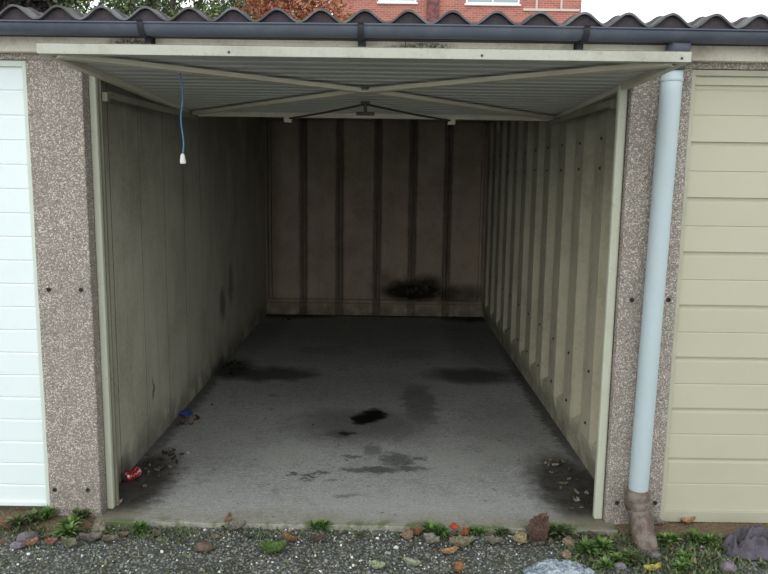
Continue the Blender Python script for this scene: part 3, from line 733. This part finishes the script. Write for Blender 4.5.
for _ in range(26000):
    x = r.uniform(-2.0, 2.1); y = r.uniform(-.55, -.07) if abs(x) < 1.12 else r.uniform(-.55, -.10)
    nz = noise.noise(Vector((x * 4.1, y * 7, 7))) + .5 * noise.noise(Vector((x * 13, y * 15, 2)))
    edge_ = max(0, 1 - abs(y + .10) / .07)
    dens = .02 + .30 * max(0, nz) + edge_ * (.35 + .8 * nz)
    if x > .86: dens += .55 + .9 * nz
    if x < -.72 and y > -.20: dens += .60 + .9 * nz
    if r.random() > dens: continue
    a = r.uniform(0, 6.28); L = r.uniform(.010, .026) * (1.35 if x > .86 else 1); p = Vector((x, y, GZ(x, y) - .001)); k_ = r.uniform(.3, 1.1)
    d = Vector((math.cos(a) * k_, math.sin(a) * k_, .75)) * L; s = Vector((-math.sin(a), math.cos(a), 0)) * L * r.uniform(.10, .22)
    bm.faces.new([bm.verts.new(q) for q in (p - s * .5, p + s * .5, p + d * .6 + s, p + d, p + d * .5 - s)])
tag(new_mesh('grass', bm, M_weed2), 'short sparse grass and moss growing through the gravel', 'grass', kind='stuff')

# ------------------------------------------------------------------ dead leaves
LM = {}
def lmat(c):
    if c not in LM: LM[c] = plain('dead_leaf_%d_%d_%d' % c, c, .8, .35, 90)
    return LM[c]
def leaf(x, y, z, L, wd, rz, tilt, c, label, group=None, seed=0, curl=.5, name='dead_leaf', lobes=True):
    r = random.Random(seed or int(abs(x) * 999 + abs(y) * 777)); bm = bmesh.new(); K, J = 8, 4; g = []
    for i in range(K + 1):
        f = i / K; half = wd * .5 * math.sin(math.pi * (f * .92 + .05)) ** .8 * (1 + (r.uniform(-.34, .3) if lobes else 0))
        g.append([bm.verts.new(((f - .5) * L, half * (j / J * 2 - 1), curl * L * ((f - .5) ** 2 * 1.6 + abs(j / J * 2 - 1) ** 2 * .5) + .0035 * r.uniform(-1, 1))) for j in range(J + 1)])
    for i in range(K):
        for j in range(J): bm.faces.new((g[i][j], g[i + 1][j], g[i + 1][j + 1], g[i][j + 1]))
    o = new_mesh(name, bm, lmat(c), None, True)
    o.modifiers.new('thick', 'SOLIDIFY').thickness = .0007
    o.location = (x, y, z + .003); o.rotation_euler = (Matrix.Rotation(tilt, 3, 'X') @ Matrix.Rotation(rz, 3, 'Z')).to_euler()
    return tag(o, label, 'leaf', group)
def pleaf(u, w, Lpx, wpx, rz, tilt, c, label, dz_=.0, **k):
    p = unproj(u, w, -.018); z = GZ(p.x, p.y) + dz_ + abs(math.sin(tilt)) * (wpx * abs(math.cos(rz)) + Lpx * abs(math.sin(rz))) / 235 * .38
    if p.y > -.05 and abs(p.x) < 1.13: z = dz_
    return leaf(p.x, p.y, z, Lpx / 235, wpx / 235, rz, tilt, c, label, **k)
TAN, GREYT, BROWN, PALE, ORANGE = (140, 124, 102), (128, 125, 112), (94, 78, 66), (168, 164, 136), (178, 86, 56)
pleaf(236, 531, 22, 9, .3, .5, GREYT, 'curled grey-tan leaf standing by the slab edge left of centre')
pleaf(229, 524, 12, 7, 1.3, .7, (128, 108, 84), 'small upright brown leaf behind the curled grey-tan leaf')
pleaf(290, 541, 16, 8, -.4, .3, (140, 108, 78), 'thin brown leaf on gravel below the bright rosette weed')
pleaf(318, 541, 16, 7, .2, .5, BROWN, 'dark brown leaf under the bright rosette weed')
pleaf(273, 552, 26, 18, .1, .1, (92, 118, 62), 'flat fresh green fallen leaf on gravel left of centre', dz_=.006)
pleaf(377, 567, 16, 9, -.2, .2, (160, 170, 136), 'pale green oval leaf at the bottom centre')
pleaf(412, 565, 17, 8, -.3, .3, (164, 168, 142), 'pale narrow leaf right of the bottom centre oval leaf')
pleaf(407, 538, 12, 14, 1.1, .7, TAN, 'upright tan leaf left of the bushy weed')
pleaf(416, 534, 14, 9, .2, .4, (134, 92, 66), 'reddish brown leaf left of the bushy weed')
pleaf(431, 543, 17, 12, -.4, .4, (138, 136, 124), 'grey folded leaf below the bushy weed')
pleaf(461, 546, 24, 16, .1, .25, (134, 128, 106), 'large grey-tan leaf under the orange scrap')
pleaf(449, 553, 16, 8, .2, .2, (172, 142, 106), 'light tan leaf below the large grey-tan leaf')
pleaf(459, 569, 12, 10, .9, .4, (156, 112, 74), 'orange tan leaf at the bottom edge right of centre')
pleaf(454, 531, 7, 10, 1.4, .9, ORANGE, 'bright orange-red scrap leaf standing against the slab edge', dz_=.006)
pleaf(464, 536, 12, 8, .6, .5, (146, 92, 58), 'rusty brown leaf right of the orange-red scrap')
pleaf(493, 543, 18, 8, -.1, .4, (126, 120, 108), 'grey leaf on gravel between two green weeds')
pleaf(520, 542, 13, 17, 1.3, .6, (164, 152, 116), 'pale yellow-tan lobed leaf left of the large brown leaf')
pleaf(536, 543, 30, 24, 1.1, .5, (92, 72, 60), 'large brown crumpled leaf right of centre', dz_=.01)
pleaf(540, 530, 20, 14, .6, .5, (120, 96, 80), 'smaller brown leaf leaning behind the large brown leaf', dz_=.012)
pleaf(568, 545, 10, 13, 1.4, .8, TAN, 'tan leaf standing in the leggy weed')
pleaf(566, 556, 9, 11, 1.5, .8, (160, 140, 120), 'pale pinkish leaf above the plastic sheet')
pleaf(100, 533, 15, 13, 1.2, .7, (138, 130, 116), 'grey upright leaf beside the flat broad-leaved weed')
pleaf(71, 533, 10, 12, 1.3, .8, (142, 126, 118), 'greyish pink leaf in front of the large left weed clump')
pleaf(92, 541, 22, 9, .1, .4, (118, 112, 104), 'dark grey leaf under the grey upright leaf')
pleaf(110, 541, 18, 8, .0, .3, (126, 116, 104), 'brownish grey leaf on gravel below the left pillar')
pleaf(70, 546, 18, 10, -.3, .4, (122, 124, 100), 'dull olive leaf before the bright left weed clump')
pleaf(10, 529, 16, 12, .4, .5, (150, 112, 96), 'pinkish brown leaf at the far left edge below the white door')
pleaf(32, 545, 14, 9, .3, .4, (150, 116, 94), 'orange-brown leaf beside the purple-grey stones')
pleaf(52, 543, 12, 8, .2, .4, (146, 106, 86), 'small rust-orange leaf right of the purple-grey stones')
pleaf(117, 509, 12, 5, .5, .3, (178, 164, 140), 'small pale leaf beside the inner foot of left pillar', dz_=.0)
pleaf(687, 527, 16, 7, .1, .3, (182, 146, 110), 'light tan leaf on bare soil below the cream door')
pleaf(680, 520, 12, 7, -.9, .5, (132, 92, 70), 'brown leaf touching the cream door sill')
pleaf(660, 529, 12, 6, -.5, .4, (140, 134, 122), 'grey leaf right of the clay drain')
pleaf(652, 570, 17, 7, .2, .3, (186, 172, 92), 'yellow leaf at the bottom edge below the clay drain')
pleaf(725, 522, 9, 5, .3, .3, (150, 136, 116), 'small faded leaf on bare soil near the dark rag')
# leaf litter in the garage corners
def litter(n, x0, x1, y0, y1, label, group, cols, seed):
    r = random.Random(seed); base = None
    for i in range(n):
        x, y = r.uniform(x0, x1), r.uniform(y0, y1); c = r.choice(cols)
        leaf(x, y, .002, r.uniform(.018, .04), r.uniform(.01, .022), r.uniform(0, 6.28), r.uniform(.0, .35), c, label, group, seed=seed * 100 + i, name='dead_leaf')
litter(34, .98, 1.19, .12, .75, 'small dead leaf in the dirt by the right post', 'leaf litter in the front right corner', [(96, 84, 70), (118, 110, 96), (70, 58, 48), (150, 144, 132)], 5)
litter(26, -1.18, -.98, .12, .8, 'small dead leaf in the dirt beside the crushed red can', 'leaf litter in the front left corner', [(92, 84, 74), (70, 60, 50), (124, 118, 104)], 6)
litter(14, -1.18, -1.05, 1.22, 1.42, 'small dead leaf heaped just before the blue lid', 'leaf litter by the blue lid', [(142, 108, 72), (110, 86, 60), (86, 66, 50)], 8)
litter(12, -1.17, -1.0, 2.4, 2.85, 'small dark leaf heaped midway along the left wall', 'leaf litter midway along the left wall', [(52, 36, 32), (38, 30, 28), (60, 44, 36)], 9)
litter(10, -1.15, -.85, 4.6, 4.95, 'small dark leaf in the back left corner', 'leaf litter in the back left corner', [(52, 46, 40), (84, 78, 68), (38, 34, 30)], 10)
litter(8, .85, 1.15, 4.6, 4.95, 'small dark leaf in the back right corner', 'leaf litter in the back right corner', [(40, 36, 32), (52, 46, 40)], 12)

r = random.Random(77); cols = [(120, 116, 108), (104, 94, 84), (136, 126, 108), (88, 80, 74), (126, 108, 88)]
for i in range(70):
    x = r.choice([r.uniform(-1.6, 1.6), r.uniform(-1.6, -.9), r.uniform(.2, 1.0)]); y = -.085 - abs(r.gauss(0, .07))
    if abs(x) > 1.1: y -= .04
    leaf(x, y, GZ(x, y) + .004, r.uniform(.018, .045), r.uniform(.010, .026), r.uniform(0, 6.28), r.uniform(.1, .6), r.choice(cols), 'small faded leaf scrap on gravel beside the slab edge', 'leaf scraps along the slab edge', seed=9000 + i)
# ------------------------------------------------------------------ stones, can, lid, rag, sheet
def rock(u, w, rx, ry, rz_, c, label, name='stone', cat='stone', seed=1, amp=.25, sub=3, group=None, rot=0, sink=.25, freq=1.6):
    p = unproj(u, w, -.018); bm = bmesh.new(); bmesh.ops.create_icosphere(bm, subdivisions=sub, radius=1)
    for v in bm.verts:
        n_ = v.co.normalized(); k = 1 + amp * noise.noise(n_ * freq + Vector((seed, 0, 0))) + amp * .4 * noise.noise(n_ * freq * 3 + Vector((0, seed, 0)))
        v.co = Vector((n_.x * rx, n_.y * ry, n_.z * rz_)) * k
    o = new_mesh(name, bm, plain('%s_mat_%d' % (name, seed), c, .85, .25, 50), None, True)
    o.location = (p.x, p.y, GZ(p.x, p.y) + rz_ * (1 - sink)); o.rotation_euler = (0, 0, rot); return tag(o, label, cat, group)
rock(204, 549, .037, .032, .022, (112, 98, 86), 'rounded brown stone on the gravel left of centre', seed=2)
rock(290, 531, .011, .010, .008, (172, 156, 130), 'small tan pebble by the slab edge near centre', seed=3, sub=2)
rock(396, 548, .012, .010, .008, (210, 212, 206), 'small white pebble left of the grey folded leaf', seed=4, sub=2)
rock(388, 552, .014, .009, .006, (190, 196, 192), 'flat pale pebble left of the white pebble', seed=5, sub=2)
rock(205, 530, .008, .007, .006, (226, 228, 224), 'small bright white chip by the slab edge on the left', seed=6, sub=2)
rock(620, 566, .026, .02, .014, (128, 124, 130), 'smooth grey-purple stone below the clay drain', seed=7)
rock(655, 556, .026, .018, .016, (120, 118, 118), 'grey stone in the weeds right of the clay drain', seed=8)
rock(28, 540, .045, .028, .024, (116, 112, 118), 'purple-grey stone, larger of two at the lower left', seed=9, rot=.5)
rock(18, 546, .03, .022, .016, (128, 122, 128), 'purple-grey stone, smaller of two at the lower left', seed=10)
rock(728, 568, .036, .028, .022, (130, 118, 128), 'purple-grey stone left of the dark rag at the bottom edge', seed=12)
# dark crumpled rag
def crumple(name, u, w, rx, ry, h, mat, label, cat, seed, rot=0, n=44, freq=9):
    p = unproj(u, w, -.03); bm = bmesh.new(); g = []
    for i in range(n + 1):
        row = []
        for j in range(n + 1):
            a, b = i / n * 2 - 1, j / n * 2 - 1; rr_ = math.hypot(a, b) ; m = max(abs(a), abs(b)); s = m / rr_ if rr_ > 1e-6 else 1
            X, Y = a * s, b * s; rad = math.hypot(X, Y); edge = 1 + .18 * noise.noise(Vector((math.atan2(b, a) * 1.3, seed, 0)))
            P = Vector((X * rx, Y * ry, seed * .37)) * freq
            P += 1.1 * Vector((noise.noise(P * .5), noise.noise(P * .5 + Vector((4, 0, 0))), 0))
            fold = 0.0; am = 1.0; q_ = P.copy()
            for o_ in range(4):
                fold += am * (1 - 2.4 * abs(noise.noise(q_))); q_ = q_ * 1.9 + Vector((3.1, 1.7, 0)); am *= .52
            z = h * max(0, 1 - rad ** 3) * (.42 + .40 * fold)
            row.append(bm.verts.new((X * rx * edge, Y * ry * edge, max(z, -.004))))
        g.append(row)
    for i in range(n):
        for j in range(n): bm.faces.new((g[i][j], g[i + 1][j], g[i + 1][j + 1], g[i][j + 1]))
    o = new_mesh(name, bm, mat, None, True); o.modifiers.new('thick', 'SOLIDIFY').thickness = .0015
    o.location = (p.x, p.y, GZ(p.x, p.y) + .004); o.rotation_euler = (0, 0, rot); return tag(o, label, cat)
crumple('rag', 752, 552, .135, .095, .10, plain('rag_cloth', (100, 95, 104), 1, .25, 30), 'crumpled dark purple-grey rag on the weeds at the right edge', 'rag', 3, .2, n=70, freq=22)
t = NT('plastic_film', .32, spec=.6); t.b.inputs['Alpha'].default_value = 1
t.col(t.mix(t.rng(t.noise(28, 5, .7, dist=1.2).outputs['Fac'], .4, .6), lin((118, 132, 144)), lin((172, 184, 192)))); t.bump(t.noise(60, 4, .7, dist=1.5).outputs['Fac'], .8, .006); M_film = t.m
crumple('plastic_sheet', 560, 574, .150, .085, .040, M_film, 'crumpled pale blue-grey plastic sheet at the bottom edge', 'plastic sheet', 6, .05, n=80, freq=26)

# crushed red can (no writing readable)
cn = empty('crushed_can', (-1.155, .405, .028), .9)
cn.scale = (.85, .85, .85)
cn.rotation_euler = (0, 0, 1.05)
bm = bmesh.new(); seg = 28; rings = []
for k in range(19):
    f = k / 18; x = (f - .5) * .105; rad = .030 * (1 - .22 * max(0, (abs(f - .5) - .44) / .06)); row = []
    for q in range(seg):
        a = q * math.tau / seg; d = Vector((x, math.cos(a) * rad, math.sin(a) * rad))
        pinch = math.exp(-((f - .42) / .2) ** 2)
        d.z *= 1 - .55 * pinch * (1 if math.sin(a) > 0 else .1); d.y *= 1 + .12 * pinch; d += Vector((0, 1, 1)) * .005 * noise.noise(Vector((x * 60, math.cos(a) * 2, math.sin(a) * 2))) * (pinch + .3)
        row.append(bm.verts.new(d))
    rings.append(row)
for a, b in zip(rings, rings[1:]):
    for q in range(seg): bm.faces.new((a[q], a[(q + 1) % seg], b[(q + 1) % seg], b[q]))
t = NT('red_can_print', .35, .3, .5).obj_coords()
nn = t.noise(38, 3, .6, dist=1.5).outputs['Fac']
t.col(t.mix(t.rng(nn, .54, .58), t.mix(t.rng(t.noise(30, 3).outputs['Fac'], .4, .6), lin((206, 44, 62)), lin((160, 26, 40))), lin((210, 196, 196))))
new_mesh('body', fix(bm), t.m, cn, True)
M_alu = NT('aluminium', .3, 1.0).col(lin((178, 176, 176))).m
for s in (-1, 1):
    bm = bmesh.new(); tube(bm, [(s * .0515, 0, 0), (s * .0535, 0, 0), (s * .0545, 0, 0)], [.023, .0245, .0225], 24)
    new_mesh('can_end', fix(bm), M_alu, cn)
tag(cn, 'crushed red drinks can in the dirt by the left post', 'can')
# blue lid
ld = empty('blue_lid', (-1.165, 1.457, .0))
bm = bmesh.new(); seg = 32
prof = [(.0, .006), (.034, .006), (.038, .010), (.043, .012), (.0455, .009), (.0455, .001), (.043, .001), (.043, .008), (.0, .003)]
M_blue = NT('blue_plastic', .4).col(lin((40, 66, 170))).m; M_blue2 = NT('blue_plastic_inner', .45).col(lin((74, 100, 170))).m
rings = [[bm.verts.new((r_ * math.cos(a * math.tau / seg), r_ * math.sin(a * math.tau / seg), z)) for a in range(seg)] for r_, z in prof[1:-1]]
for a, b in zip(rings, rings[1:]):
    for q in range(seg): bm.faces.new((a[q], a[(q + 1) % seg], b[(q + 1) % seg], b[q]))
new_mesh('rim', fix(bm), M_blue, ld, True)
bm = bmesh.new(); tube(bm, [(0, 0, .002), (0, 0, .0062)], .035, 32); new_mesh('disc', fix(bm), M_blue2, ld)
tag(ld, 'round blue plastic lid on the floor against the left wall', 'lid')
# small pebbles on the floor
def fl(u, w, s, c, label, seed):
    p = unproj(u, w, 0); bm = bmesh.new(); bmesh.ops.create_icosphere(bm, subdivisions=2, radius=s)
    for v in bm.verts: v.co *= 1 + .3 * noise.noise(v.co / s * 1.5 + Vector((seed, 0, 0))); v.co.z *= .6
    o = new_mesh('pebble', bm, plain('pebble_mat_%d' % seed, c), None, True); o.location = (p.x, p.y, s * .45); tag(o, label, 'pebble')
fl(188, 453, .010, (176, 178, 172), 'pale pebble on the floor right of the red can', 1)
fl(455, 438, .009, (150, 150, 144), 'small grey pebble on the floor right of the oil stains', 2)
fl(212, 405, .008, (70, 64, 58), 'small dark pebble on the floor right of the blue lid', 3)
